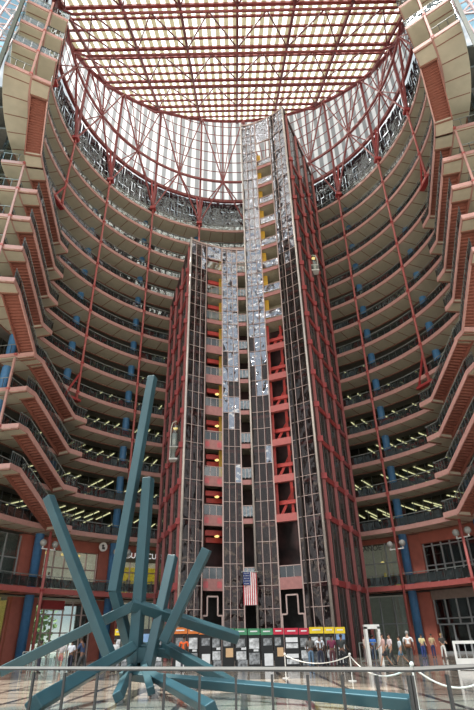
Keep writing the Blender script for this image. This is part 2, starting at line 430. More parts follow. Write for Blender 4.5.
# gallery end: outer edge mullion and middle tie at both ends
for sgn, sd in ((1, 'left'), (-1, 'right')):
    for e, k0, k1, w_ in ((123.7, 4, 0, 'overhead'), (104.3, 9, 5, 'middle'), (85.3, 15, 10, 'lower')):
        z0 = lev(k0) - .3; z1 = lev(k1) - .5 if k1 else 66; t = thing('end_mullion', 'slender salmon mullion tying the %s gallery ends on the %s' % (w_, SIDE[sgn]), 'mullion', pol(24.1, AX + sgn*e, z0), R(AX + sgn*e), 'gallery end mullions')
        m = MB(); m.bar((0, 0, 0), (0, 0, z1-z0), .2); m.build('bar', PINK, t); 
        for k in range(max(k1, 1), k0+1): m = MB(); m.box((0, 0, lev(k)-z0), (.3, .3, .2)); m.build('collar', PINKRED, t)
    m = MB(); a = AX + sgn*123.6
    m.bar(lp(27.0, a, 44), lp(27.0, a, 82), .8, .35, up=lp(1, a)); struct(m.build('trim_%d' % (1 if sgn > 0 else 2), mat('dark_green_edge%d' % (sgn+1), (.10, .115, .095), .5), loc=C0))

# ================================================================= MIRRORED BAND AND DRUM
m = MB(); rm = random.Random(11)
for i in range(196):
    a0 = A0 + (A1-A0)*i/196; a1 = A0 + (A1-A0)*(i+1)/196
    for z0, z1 in ((64.3, 66.2), (66.2, 68.1), (68.1, 70), (70, 72.1)):
        rr = [25.2 + rm.uniform(-.14, .14) for _ in range(4)]
        m.quad(lp(rr[0], a0, z0), lp(rr[1], a1, z0), lp(rr[2], a1, z1), lp(rr[3], a0, z1))
struct(m.build('wall_upper', MIRROR, loc=C0), 'band of mirrored panels under the glass drum')
def roofz(Y): return 51.4 + .66*Y
def drum_top(a): return roofz(pol(24.5, a).y)
m = MB(); N = 2*124
for i in range(N):
    a0 = A0+8 + (A1-A0-16)*i/N; a1 = A0+8 + (A1-A0-16)*(i+1)/N
    m.m = 0 if i % 4 < 2 else 1
    m.quad(lp(24.7, a0, 72.1), lp(24.7, a1, 72.1), lp(24.7, a1, drum_top(a1)+.2), lp(24.7, a0, drum_top(a0)+.2))
struct(m.build('wall_top', [DRUMW, DRUMG], loc=C0), 'white glazed drum wall below the roof')
df = thing('drum_frame', 'red steel lattice ring standing in front of the white glazed drum', 'steel frame', C0)
m = MB(); m.arc(24.4, 24.8, 71.8, 72.4, A0, A1); m.build('base_ring', ROOFRED, df)
for j in range(9):
    z = 74.4 + j*2.7; best = [a for a in range(int(A0)+8, int(A1)-7) if drum_top(a) > z]
    if best:
        m = MB(); m.arc(24.5, 24.6, z, z+.12, min(best), max(best), 2.5); m.build('purlin', ROOFRED, df)
n_ax = [AX + 20.2*i for i in range(-5, 6)]
for a in n_ax:
    m = MB(); m.bar(lp(23.9, a, 65.2), lp(24.1, a, drum_top(a)), .34); m.build('post', ROOFRED, df)
    m = MB()
    for s in (-1, 1):
        p = a + s*10.1
        m.bar(lp(23.9, a, 65.3), lp(23.5, p, 76), .22)
        if abs(p-AX) < 112 and drum_top(a) > 78: m.bar(lp(23.5, p, 76), lp(23.9, a, drum_top(a)-.3), .20)
        if drum_top(p) > 77: m.bar(lp(23.5, p, 76), lp(24.2, a + s*4, 72), .14)
    m.build('brace', ROOFRED, df)
    m = MB(); m.bar(lp(23.9, a, 65.2), lp(24.4, a-1.2, 71.8), .28); m.bar(lp(23.9, a, 65.2), lp(24.4, a+1.2, 71.8), .28); m.box(lp(23.9, a, 65.2), (.9, .9, .5)); m.build('foot', RED, df)
for i in range(-5, 5):
    a = AX + 20.2*i + 10.1
    if drum_top(a) > 76.5:
        m = MB(); m.bar(lp(23.5, a, 76), lp(24.3, a, drum_top(a)), .2); m.bar(lp(23.5, a, 76), lp(24.4, a, 72), .16)
        for s in (-1, 1):
            if drum_top(a+s*6) > 79: m.bar(lp(23.5, a, 76), lp(24.3, a+s*5, drum_top(a+s*5)), .14)
        m.build('brace', ROOFRED, df)
m = MB()
good = [a for a in range(int(A0)+5, int(A1)-4) if drum_top(a) > 76]
m.arc(23.35, 23.65, 75.8, 76.2, min(good), max(good), 5.05); m.build('node_ring', ROOFRED, df)
m = MB()
aa = [A0+5 + (A1-A0-10)*i/60 for i in range(61)]
m.tube([lp(24.2, a, drum_top(a)-.3) for a in aa], .38, 8); m.build('rim_ring', ROOFRED, df)

# ================================================================= ROOF
Y0R = 24.0
def yr(x):
    q = 24.7**2 - (x-CX)**2
    if q <= 0: return None
    q = math.sqrt(q); return max(Y0R, CY-q), CY+q
m = MB(); x = -24.0
i = 0
while x < 25:
    r = yr(x+.31)
    if r:
        m.m = i % 2
        m.quad((x, r[0], roofz(r[0])), (x+.625, r[0], roofz(r[0])), (x+.625, r[1], roofz(r[1])), (x, r[1], roofz(r[1])))
    x += .625; i += 1
struct(m.build('ceiling', [ROOFW, ROOFT]), 'striped white and tan glazed roof plane')
rf = thing('roof_frame', 'red steel space truss under the sloping striped glazed roof', 'steel frame', (CX, CY, 70))
def rp(x, y, dz): return Vector((x - CX, y - CY, roofz(y) + dz - 70))
ymain = [34.2, 42.7, 51.2, 59.7, 25.7]
j = 0; y = 25.7
while y < 66:
    q = 24.5**2 - (y-CY)**2
    if q > 4:
        q = math.sqrt(q); main = any(abs(y-v) < .3 for v in ymain)
        m = MB(); m.bar(rp(CX-q, y, -.25), rp(CX+q, y, -.25), .40 if main else .26, .5 if main else .35)
        m.build('girder' if main else 'purlin', ROOFRED, rf)
        if main:
            m = MB(); m.tube([rp(CX-q*.98, y, -.7), rp(CX-q*.9, y, -1.9), rp(CX+q*.9, y, -1.9), rp(CX+q*.98, y, -.7)], .2, 8); m.build('bottom_chord', ROOFRED, rf)
    y += 2.125
XB = [1.0 + 7.5*i for i in range(-3, 4)]
for x in XB:
    r = yr(x)
    if r:
        m = MB(); m.bar(rp(x, r[0], -.4), rp(x, r[1], -.4), .34, .5); m.build('rafter', ROOFRED, rf)
inside = lambda x, y: (x-CX)**2 + (y-CY)**2 < 24.6**2
ys = sorted(ymain)
for a in range(len(ys)-1):
    for x in [XB[0]-3.75] + XB:
        m = MB(); ok = False
        for (xa, ya, xb, yb) in ((x, ys[a+1], x+3.75, ys[a]), (x+7.5, ys[a+1], x+3.75, ys[a])):
            if inside(xa, ya) and inside(xb, yb): m.bar(rp(xa, ya, -.6), rp(xb, yb, -1.9), .17); ok = True
        if ok: m.build('diagonal_brace', ROOFRED, rf)
# side curtain walls at the open front, with pale lattice and sky behind
CWG = shader_mix('facade_glass', lambda nt: mixs(nt, .05, transp(nt, (.42, .66, .78)), glossy(nt, (1, 1, 1), .05)))
LATT = mat('pale_lattice', (.66, .52, .54), .4, var=.1)
for sgn, n in ((1, 17), (-1, 18)):
    p0 = pol(27.8, AX + sgn*124.2); d = Vector((-sgn*.86, -.42, 0))
    m = MB(); a, b = p0 + Vector((0, 0, 42)), p0 + d*22 + Vector((0, 0, 42)); up = Vector((0, 6, 48))
    m.quad(a, b, b+up, a+up); w = struct(m.build('window_%d' % n, CWG), 'sloping glass front wall with pale lattice, sky behind')
    m = MB()
    P = lambda u, v: a + (b-a)*u + up*v + Vector((0, -.1, 0))
    for i in range(5): m.bar(P(i*.055, 0), P(i*.055, 1), .22)
    for i in range(25): m.bar(P(0, i/24), P(.22, i/24), .12)
    for i in range(12):
        m.bar(P(0, i/12), P(.22, (i+1)/12), .16); m.bar(P(.22, i/12), P(0, (i+1)/12), .16)
    m.build('window_frame', LATT, w)

exec_parts = []
# ================================================================= LIFT TOWER
def tS(s): return 11.1 - 2.7*(s/6.85)**2
def ts(s, z, off=0): return st(s, tS(s)+off, z) - Vector((CX, CY, 0))
tw = thing('elevator_tower', 'tall glazed lift tower with red frames standing in the middle of the atrium', 'elevator tower', C0)
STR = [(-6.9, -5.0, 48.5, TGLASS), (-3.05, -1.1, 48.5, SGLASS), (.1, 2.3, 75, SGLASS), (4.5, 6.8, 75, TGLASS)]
OPN = [(-5.0, -3.05, 48.5), (-1.1, .1, 48.5), (2.3, 4.5, 75)]
rt = random.Random(5)
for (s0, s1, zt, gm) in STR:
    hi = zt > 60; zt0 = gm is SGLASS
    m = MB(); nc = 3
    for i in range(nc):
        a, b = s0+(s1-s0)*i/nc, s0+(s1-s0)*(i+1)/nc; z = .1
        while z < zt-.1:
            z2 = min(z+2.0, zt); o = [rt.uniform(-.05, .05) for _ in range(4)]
            m.m = 1 if z > (rt.triangular(12, 36, 25) if zt0 else rt.triangular(40, 48, 44)) else 0  # dull panes low, silver panes high: change of reflection put into the glass
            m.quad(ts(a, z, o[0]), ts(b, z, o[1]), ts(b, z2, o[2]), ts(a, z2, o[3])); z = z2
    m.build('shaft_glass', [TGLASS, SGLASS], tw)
    m = MB()
    for i in range(nc+1):
        s = s0+(s1-s0)*i/nc; e = i in (0, nc)
        m.bar(ts(s, 0, -.08), ts(s, zt, -.08), .13 if e else .06)
    z = 2.1
    while z < zt:
        m.bar(ts(s0, z, -.07), ts((s0+s1)/2, z, -.07), .05); m.bar(ts((s0+s1)/2, z, -.07), ts(s1, z, -.07), .05); z += 2.0
    m.build('shaft_frame', FRAME, tw)
    m = MB(); 
    for i in range(4):
        a, b = s0+(s1-s0)*i/4, s0+(s1-s0)*(i+1)/4
        m.quad(ts(a, 0, 2.6), ts(b, 0, 2.6), ts(b, zt-.3, 2.6), ts(a, zt-.3, 2.6))
    m.quad(ts(s0, 0, .1), ts(s0, 0, 2.6), ts(s0, zt-.3, 2.6), ts(s0, zt-.3, .1)); m.quad(ts(s1, 0, .1), ts(s1, 0, 2.6), ts(s1, zt-.3, 2.6), ts(s1, zt-.3, .1))
    m.build('shaft_wall', SHAFT, tw)
    m = MB()
    for q in (.3, .7):
        s = s0 + (s1-s0)*q; m.bar(ts(s, 0, 1.2), ts(s, zt-.5, 1.2), .18)
    for k in range(1, 16):
        if lev(k) < zt-1: m.bar(ts(s0+.1, lev(k)-.2, 1.2), ts(s1-.1, lev(k)-.2, 1.2), .2, .35)
    m.build('lift_rail', RED, tw)
    m = MB(); m.bar(ts(s0, zt, .0), ts((s0+s1)/2, zt, 0), .2); m.bar(ts((s0+s1)/2, zt, .0), ts(s1, zt, 0), .2); m.quad(ts(s0, zt, 0), ts(s1, zt, 0), ts(s1, zt, 2.6), ts(s0, zt, 2.6)); m.build('shaft_cap', FRAME, tw)
# landings in the openings
def rrect(m, c, ax, w, h, off):
    pts = []
    for i in range(12):
        t = 2*math.pi*(i+.5)/12; x = math.copysign(abs(math.cos(t))**.5, math.cos(t))*w/2; z = math.copysign(abs(math.sin(t))**.5, math.sin(t))*h/2
        pts.append(c + ax*x + Vector((0, 0, z)) + off)
    m.add(pts, [tuple(range(12))])
PANELP = mat('landing_pink_panel', (.34, .15, .14), .5)
PANELD = mat('landing_rose_spot', (.48, .10, .11), .5)
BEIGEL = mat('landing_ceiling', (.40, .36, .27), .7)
DRED = mat('deep_red_beam', (.50, .06, .05), .5)
for oi, (s0, s1, zt) in enumerate(OPN):
    kmax = 1 if zt > 60 else 6
    for k in range(kmax, 16):
        z = lev(k); nxt = lev(k-1) if k > 1 else 68.2
        lp_ = thing_part('landing', tw); sm = (s0+s1)/2
        red_open = oi == 2 and 9 <= k <= 14
        ax = (ts(s1, z) - ts(s0, z)).normalized()
        if red_open:
            m = MB(); m.bar(ts(s0, z+.1, .15), ts(s1, z+.1, .15), .5, .75); m.build('ledge', PINKRED, lp_)
            m = MB(); m.bar(ts(s0+.25, z, .9), ts(s0+.25, nxt, .9), .3); m.bar(ts(s0+.3, z, .9), ts(s1, nxt-.4, 2.2), .26); m.bar(ts(s1-.35, z, 1.6), ts(s1-.35, nxt, 1.6), .28)
            m.bar(ts(s0, z+1.9, 1.4), ts(s1, z+1.9, 1.4), .3, .4); m.build('ceiling_beam', DRED, lp_)
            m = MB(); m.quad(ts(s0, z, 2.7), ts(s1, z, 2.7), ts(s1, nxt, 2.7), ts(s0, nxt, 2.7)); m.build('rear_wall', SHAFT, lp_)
            continue
        # slab + parapet
        m = MB(); e = Vector((0, 0, .3))
        p = [ts(s0, z-.15), ts(s1, z-.15), ts(s1, z-.15, 2.6), ts(s0, z-.15, 2.6)]
        m.hexa(p + [q+e for q in p]); m.build('slab', BEIGEL, lp_)
        m = MB(); hp = (.62 if k >= 9 else .32) if oi != 1 else .3
        m.bar(ts(s0, z, -.02), ts(s1, z, -.02), .12, hp*1.7); m.build('parapet', PANELP, lp_)
        if oi != 1 and k >= 12:
            m = MB()
            for q in (.18, .5, .82): rrect(m, ts(s0+(s1-s0)*q, z, -.1), ax, (s1-s0)*.26, .62, ER*-.02)
            m.build('parapet_panel', PANELD, lp_)
        m = MB(); a, b = ts(s0, z+.5), ts(s1, z+.5); u = Vector((0, 0, 1.0)); m.quad(a, b, b+u, a+u); m.build('guard_glass', SGLASS if oi == 2 and k < 9 else RGLASS if oi == 1 else GLASS, lp_)
        m = MB()
        for q in (0, .33, .66, 1): s = s0+(s1-s0)*q; m.bar(ts(s, z+.4, -.03), ts(s, z+1.55, -.03), .05)
        m.bar(ts(s0, z+1.55, -.03), ts(s1, z+1.55, -.03), .07); m.build('rail', FRAME, lp_)
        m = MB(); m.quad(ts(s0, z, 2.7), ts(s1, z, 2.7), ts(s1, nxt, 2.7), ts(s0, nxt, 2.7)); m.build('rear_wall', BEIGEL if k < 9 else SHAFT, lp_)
        if oi != 1:
            m = MB()
            if oi == 2: m.bar(ts(s0+.35, z+.2, 1.0), ts(s0+.35, nxt-.2, 1.0), .55, .5)
            else: m.bar(ts(s1-.3, z+.2, 1.2), ts(s1-.3, nxt-.2, 1.2), .5, .5)
            if k < 14: m.build('yellow_wall_panel', YELLOW, lp_)
            if oi == 0:
                m = MB(); m.bar(ts(s0, nxt-1.0, 1.3), ts(s1, nxt-1.0, 1.3), .3, .5)
                if k >= 12: m.bar(ts(s0, nxt-1.6, 2), ts(s1, nxt-1.6, 2), .3, .5)
                m.build('ceiling_beam', DRED, lp_)
                if k >= 11:
                    m = MB(); m.sphere(ts(s1-.75, nxt-1.3, 1.2), .2, 8, 5, (1.3, 1, .7)); m.build('lamp', WARM, lp_)
    # opening head glass where the shaft top is closed
    m = MB(); z0 = 46.2 if zt < 60 else 69.8
    z = z0
    while z < zt-.2:
        m.quad(ts(s0, z, rt.uniform(-.05, .05)), ts(s1, z, rt.uniform(-.05, .05)), ts(s1, min(z+1.6, zt), rt.uniform(-.05, .05)), ts(s0, min(z+1.6, zt), rt.uniform(-.05, .05))); z += 1.6
    m.build('head_glass', SGLASS, tw)
    m = MB(); m.bar(ts(s0, zt), ts(s1, zt), .2); m.build('head_frame', FRAME, tw); m = MB(); m.bar(ts(s0, z0), ts(s1, z0), .14); m.build('head_frame', FRAME, tw)
    # ground door with stepped frame
    if oi != 1:
        m = MB(); sm = (s0+s1)/2; w = (s1-s0)
        for s, za, zb in ((s0+.1, 0, 3.6), (s0+w*.26, 3.6, 5.2), (s1-w*.26, 3.6, 5.2), (s1-.1, 0, 3.6)): m.bar(ts(s, za, -.1), ts(s, zb, -.1), .13)
        m.bar(ts(s0+.1, 3.6, -.1), ts(s0+w*.26, 3.6, -.1), .13); m.bar(ts(s1-.1, 3.6, -.1), ts(s1-w*.26, 3.6, -.1), .13); m.bar(ts(s0+w*.26, 5.2, -.1), ts(s1-w*.26, 5.2, -.1), .13)
        m.build('door_frame', FRAME, tw)
    m = MB(); m.quad(ts(s0, 0, 2.5), ts(s1, 0, 2.5), ts(s1, 6, 2.5), ts(s0, 6, 2.5)); m.build('doorway', DARK, tw)
m = MB(); m.tube([ts(.1, 0, -.3), ts(.1, 75, -.3)], .12, 8); m.tube([ts(-6.9, 0, -.2), ts(-6.9, 48.6, -.2)], .14, 8); m.tube([ts(6.8, 0, -.2), ts(6.8, 75, -.2)], .14, 8); m.build('corner_tube', mat('pale_tube', (.55, .50, .47), .35, metal=.4), tw, smooth=True)
WINGR = mat('wing_red_paint', (.30, .07, .065), .45, var=.1)
# wings from the front corners back to the ring
WINGG = shader_mix('wing_glass', lambda nt: mixs(nt, .45, mixs(nt, .18, diff(nt, (.10, .095, .088)), glossy(nt, (.8, .85, .85), .1)), transp(nt, (.6, .6, .6))))
for sgn, zt, ze in ((-1, 48.5, 46.5), (1, 75, 73)):
    a = ts(sgn*6.85, 0, 0); b = lp(23.7, AX - sgn*30.0)
    w = thing_part('wing', tw)
    F = (0, .1, .36, .42, .68, .74, 1.0); q = lambda u, z: a + (b-a)*u + Vector((0, 0, z))
    top = lambda u: zt + (ze-zt)*u
    nrm = Vector((-(b-a).y, (b-a).x, 0)).normalized()*sgn
    for u in (.1, .4, .7, 1.0):
        m = MB(); m.bar(q(u, 0) , q(u, top(u)), .42); m.build('wing_column', WINGR, w)
    m = MB()
    for k in range(1, 16):
        if lev(k) < zt-1:
            m = MB(); m.bar(q(.1, lev(k)-.1), q(1, lev(k)-.1), .25, .55)
            for u in (.1, .4, .7): m.box(q(u, lev(k)-.1), (.75, .75, .6))
            m.build('wing_beam', RED, w)
    m = MB()
    for u0, u1 in ((.02, .4), (.4, .7), (.7, 1)): m.quad(q(u0, 0), q(u1, 0), q(u1, top(u1)), q(u0, top(u0)))
    m.build('wing_glass', WINGG, w)
    m = MB(); m.bar(q(0, zt), q(1, ze), .3, .5)
    for u in (.2, .3, .5, .6, .8, .9): m.bar(q(u, 0), q(u, top(u)), .07)
    m.build('wing_frame', mat('wing_dark_frame%d' % sgn, (.10, .06, .06), .5), w)
    m = MB(); o = nrm*-2.4
    m.quad(q(0, 0)-o*.9, q(1, 0)-o, q(1, ze)-o, q(0, zt)-o*.9); m.build('wing_rear_wall', mat('wing_rear%d' % sgn, (.13, .11, .10), .7, var=.3, scale=.5), w)
# lift cars
def car(px, py0, py1, Y, lab):
    top = at_y(px, py0, Y); bot = at_y(px, py1, Y); h = top.z - bot.z
    t = thing('elevator_car', lab, 'elevator', bot)
    m = MB(); m.tube([(0, 0, 0), (0, 0, h*.78), (0, 0, h*.92), (0, 0, h)], [.5, .5, .36, .1], 10); m.build('car_glass', GLASS, t, smooth=True)
    m = MB()
    for s in (-.5, .5): m.tube([(s, 0, 0), (s, 0, h*.78), (s*.72, 0, h*.94), (0, 0, h)], .06, 6)
    m.box((0, 0, 0), (1.05, 1.05, .18)); m.box((0, 0, h*.3), (1.02, 1.02, .08)); m.build('car_frame', WHITE, t)
    m = MB(); m.box((0, .3, h*.35), (.8, .1, h*.7)); m.build('car_rear', GREY, t)
    m = MB(); m.box((0, 0, h*.8), (.5, .5, .05)); m.build('car_light', WARM, t)
car(174, 421, 460, 55, 'glass lift car with rounded top on the salon side wing of the tower')
car(315, 255, 272, 56, 'small lit glass lift car high on the entrance side wing of the tower')

# flag on the front of the tower
def flag():
    tl = at_y(243, 572, 51.8); br = at_y(257.5, 605, 51.8); w = br.x-tl.x; h = tl.z-br.z
    t = thing('flag', 'stars and stripes flag hanging vertically on the front of the lift tower', 'flag', (tl.x, 51.8, br.z))
    FR = mat('flag_red', (.45, .035, .05), .8); FW = mat('flag_white', (.72, .69, .68), .8); FB = mat('flag_blue', (.03, .045, .14), .8)
    m = MB()
    for i in range(13):
        m.m = i % 2; n = 8
        for j in range(n):
            za, zb = h*j/n, h*(j+1)/n; f = lambda x, z: (x, .06*math.sin(x*4+z*.8), z)
            m.quad(f(w*i/13, za), f(w*(i+1)/13, za), f(w*(i+1)/13, zb), f(w*i/13, zb))
    m.build('stripes', [FR, FW], t)
    m = MB(); cw, ch = w*7/13, h*.40; m.box((cw/2, -.05, h-ch/2), (cw, .03, ch)); cn = m.build('canton', FB, t)
    m = MB()
    for r in range(5):
        for c in range(4 + r % 2):
            x = cw*(.1 + .18*c + (.09 if r % 2 == 0 else 0)); z = h - ch*(.1+.2*r); pts = []
            for q in range(10):
                rr = .05 if q % 2 == 0 else .02; an = math.pi/2 + q*math.pi/5; pts.append((x+rr*math.cos(an), -.072, z+rr*math.sin(an)))
            m.add(pts, [tuple(range(10))])
    m.build('star', FW, cn)
    m = MB(); m.tube([(-.15, 0, h), (w+.15, 0, h)], .05, 6); m.build('pole', RAIL, t)
flag()

# ================================================================= SHOPS ROUND THE LOBBY
PIL = [(-60.6, 'right, beside the doors'), (-40.2, 'right, with blue column'), (-20.2, 'right of tower'), (20.2, 'left of tower'), (40.6, 'left'), (61.3, 'far left')]
for n, (p, w) in enumerate(PIL):
    m = MB(); m.arc(26.9, 27.7, 0, 5.8, AX+p-3.2, AX+p+3.2); m.arc(26.9, 27.7, 6.3, 11.8, AX+p-3.2, AX+p+3.2)
    struct(m.build('trim_%d' % (n+11), TERRA, loc=C0), 'terracotta pilaster, ' + w)
def bay(n, p0, p1, z0, z1, ncol, rows, fm, gm, back, backr=31.0, sill=None):
    m = MB(); m.arc(27.3, 27.34, z0, z1, AX+p0, AX+p1); w = struct(m.build('window_%d' % n, gm, loc=C0))
    m = MB()
    for i in range(ncol+1):
        a = AX + p0 + (p1-p0)*i/ncol; m.bar(lp(27.25, a, z0), lp(27.25, a, z1), .14)
    for r in rows: m.arc(27.2, 27.3, r-.06, r+.06, AX+p0, AX+p1)
    m.build('window_frame', fm, w)
    if back:
        m = MB(); m.arc(backr, backr+.2, z0, z1+.3, AX+p0-2, AX+p1+2)
        for a in (p0-2, p1+2): m.bar(lp(27.8, AX+a, (z0+z1)/2), lp(backr, AX+a, (z0+z1)/2), .15, z1-z0)
        struct(m.build('wall_rear_%d' % n, back, loc=C0))
for i, p in enumerate((44, 23.5, -37, -57.4)):        # upper shop bays, heads
    m = MB(); m.arc(26.95, 27.6, 11.35 if p == -37 else 10.7, 11.9, AX+p, AX+p+14 if p > 0 else AX+p+14); struct(m.build('trim_%d' % (3+i), TERRA, loc=C0))
bay(20, 43.9, 58, 6.3, 11.6, 5, (8.9,), FRAME, GLASS, SHOPGLOW, 33)
bay(21, 23.5, 37.3, 6.3, 10.9, 6, (8.9,), FRAME, GLASS, SHOPGLOW)
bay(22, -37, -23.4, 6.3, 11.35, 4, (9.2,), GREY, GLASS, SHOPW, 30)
bay(23, -57.3, -43.5, 6.6, 11.2, 6, (8.4, 10.4), GREY, OFFGLASS, DARK)
bay(24, 64.6, 76, 6.3, 11.6, 3, (9.4,), GREY, GLASS, GREY, 28.2)
bay(25, 43.9, 58, 0, 5.6, 6, (2.6, 4.3), FRAME, GLASS, None)
bay(26, 23.5, 37.3, 0, 5.6, 5, (2.7,), DCHROME, GLASS, SHOPGLOW)
bay(27, -37, -23.4, 0, 5.6, 4, (2.9,), GREY, GLASS, mat('pale_glowing_wall', (.36, .35, .30), .6, emit=.10), 29.5)  # faint glow in the rear wall stands for indoor light
bay(28, -57.3, -43.5, 2.7, 5.0, 5, (3.2,), GREY, OFFGLASS, DARK)
bay(29, 64.6, 76, 0, 5.6, 3, (), TERRA, GLASS, mat('ochre_glowing_wall', (.62, .50, .16), .6, emit=.18), 30)  # rear wall glows by itself to imitate a lit shop
bay(30, -77, -63.8, 6.6, 11.2, 5, (8.4, 10.4), GREY, OFFGLASS, DARK)
m = MB(); m.arc(26.95, 27.6, 5.0, 5.9, AX-57.3, AX-43.5); struct(m.build('trim_7', mat('canopy_taupe', (.26, .2, .17), .6), loc=C0))
# entrance doors under the right gallery
for n in range(4):
    p0 = -57.0 + n*3.3; p1 = p0 + 3.2
    m = MB(); m.arc(27.3, 27.33, .1, 2.6, AX+p0, AX+p1); d = struct(m.build('door_%d' % (n+1), OFFGLASS, loc=C0), 'glass entrance door')
    m = MB()
    for p in (p0, p1): m.bar(lp(27.25, AX+p, 0), lp(27.25, AX+p, 2.7), .12)
    m.bar(lp(27.25, AX+p0, 2.65), lp(27.25, AX+p1, 2.65), .14); m.bar(lp(27.25, AX+p0, .1), lp(27.25, AX+p1, .1), .14, .25); m.build('door_frame', GREY, d)
    m = MB(); m.bar(lp(27.1, AX+p1-.5, .9), lp(27.1, AX+p1-.5, 1.4), .05); m.build('door_handle', CHROME, d)
# salon sign
def text_obj(body, size, m, name, parent, loc, rot, depth=.03):
    cu = bpy.data.curves.new(name, 'FONT'); cu.body = body; cu.size = size; cu.extrude = depth; cu.align_x = 'CENTER'; cu.align_y = 'CENTER'
    o = bpy.data.objects.new(name, cu); COL.objects.link(o)
    bpy.context.view_layer.update()
    me = bpy.data.meshes.new_from_object(o.evaluated_get(bpy.context.evaluated_depsgraph_get())); bpy.data.objects.remove(o)
    me.materials.clear(); me.materials.append(m)
    o = bpy.data.objects.new(name, me); COL.objects.link(o); o.parent = parent; o.location = loc; o.rotation_euler = rot
    return o
SIGNW = mat('sign_white', (.85, .85, .85), .4, emit=.35)
SIGND = mat('sign_dark', (.05, .05, .045), .5)
def sign(px, py, word, size, m, board, bw, bh, lab, r=26.9):
    d = ray(px, py)
    a_ = d.x**2 + d.y**2; b_ = -2*(d.x*CX + d.y*CY); c_ = CX*CX + CY*CY - r*r
    t_ = (-b_ + math.sqrt(b_*b_-4*a_*c_))/(2*a_); p = d*t_ + Vector((0, 0, EYE))
    ang = math.atan2(p.y-CY, p.x-CX)
    t = thing('shop_sign', lab, 'sign', p, ang - math.pi/2)
    if board:
        mm = MB(); mm.box((0, .06, 0), (bw, .08, bh)); mm.build('backboard', board, t)
    text_obj(word, size, m, 'lettering', t, (0, -.02, 0), (math.pi/2, 0, 0))
    return t
sign(145.8, 556.5, 'SUPERCUTS', .87, SIGNW, mat('salon_fascia', (.13, .115, .07), .6), 8.3, 1.5, 'white lettered salon sign behind the upright sculpture beams')
sign(369.5, 549, 'MANOE', .85, SIGND, None, 0, 0, 'dark lettering on the cream upper shop front by the tower')
# round badge on left blue column
d = thing('badge', 'round white badge mounted high on the blue column by the salon', 'sign', at_y(103, 547, 61.5), R(AX+40-90))
m = MB(); m.tube([(0, 0, 0), (0, -.12, 0)], .5, 18); m.build('disc', WHITE, d)
m = MB(); m.sphere((-.05, -.13, .12), .15, 8, 6, (1, .2, 1)); m.box((.02, -.13, -.15), (.35, .04, .25)); m.build('emblem', SIGND, d)
# red canopy sign on the left ground floor
t = thing('canopy_sign', 'plain red sign box above the tree-facing lobby glazing', 'sign', pol(26.6, AX+54.5, 5.15), R(AX+54.5-90))
m = MB(); m.box((0, 0, 0), (2.6, .4, .9)); m.build('box', RED, t); m = MB(); m.box((0, -.22, -.42), (2.7, .1, .08)); m.build('trim', FRAME, t)
# shelving with goods inside shops
def shelf_unit(p, r, z, w, lab, goods, gl, colour, rows=3):
    t = thing('shelf_unit', lab, 'shelf', pol(r, AX+p, z), R(AX+p-90))
    m = MB()
    for s in (-1, 1): m.box((s*w/2, 0, .9), (.08, .5, 1.8))
    m.build('side_panel', DCHROME, t)
    for i in range(rows):
        m = MB(); m.box((0, 0, .3+i*.62), (w, .5, .05)); m.build('shelf', WHITE, t)
    for i in range(rows):
        n = int(w/.34)
        for j in range(n):
            q = Matrix.Rotation(R(AX+p-90), 3, 'Z') @ Vector((-w/2 + .25 + j*.34, 0, .33+i*.62))
            m = MB(); h = rs.uniform(.22, .45); m.box((0, 0, h/2), (rs.uniform(.14, .24), .2, h)); m.box((0, 0, h+.02), (.1, .1, .04))
            o = m.build('package', rs.choice(colour), loc=pol(r, AX+p, z) + q, rot=(0, 0, R(AX+p-90))); tag(o, gl, 'package', goods)
gold = [YGLOW, mat('gold_pack', (.6, .4, .08), .4), mat('dark_pack', (.05, .05, .05), .5), mat('cream_pack', (.6, .52, .38), .5)]
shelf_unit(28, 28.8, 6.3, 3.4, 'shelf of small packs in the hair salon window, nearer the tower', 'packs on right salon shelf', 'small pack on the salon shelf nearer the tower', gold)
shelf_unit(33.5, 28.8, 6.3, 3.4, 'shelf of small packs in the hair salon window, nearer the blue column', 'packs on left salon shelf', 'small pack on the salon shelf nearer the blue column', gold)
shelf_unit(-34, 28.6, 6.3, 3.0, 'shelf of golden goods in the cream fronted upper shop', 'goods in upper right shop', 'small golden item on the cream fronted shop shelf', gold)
shelf_unit(66.5, 28.8, 0, 3.0, 'stocked shelf before the ochre wall', 'goods on ochre shop shelf', 'small dark item on the shelf before the ochre wall', [gold[2], gold[3]])
m = MB(); m.arc(30.6, 30.7, 8.1, 9.9, AX+24, AX+37); tag(m.build('light_panel', YGLOW, loc=C0), 'yellow glowing display panel along the salon rear wall', 'display panel')
# lamps inside the bright corner shop and salon
for p, z, lab in ((47, 10.6, 'pendant lamp in the bright corner shop, towards the salon'), (51, 10.6, 'pendant lamp in the bright corner shop, between two others'), (55, 10.6, 'pendant lamp in the bright corner shop, towards the grey shop'),
                  (-31, 9.5, 'round lamp glowing under the dark lettering of the cream shop')):
    t = thing('pendant_lamp', lab, 'lamp', pol(29, AX+p, z))
    m = MB(); m.tube([(0, 0, 0), (0, 0, 1.2)], .02, 6); m.build('cord', POSTM, t); m = MB(); m.sphere((0, 0, 0), .22, 10, 6, (1, 1, .7)); m.build('bulb', WARM, t, smooth=True)
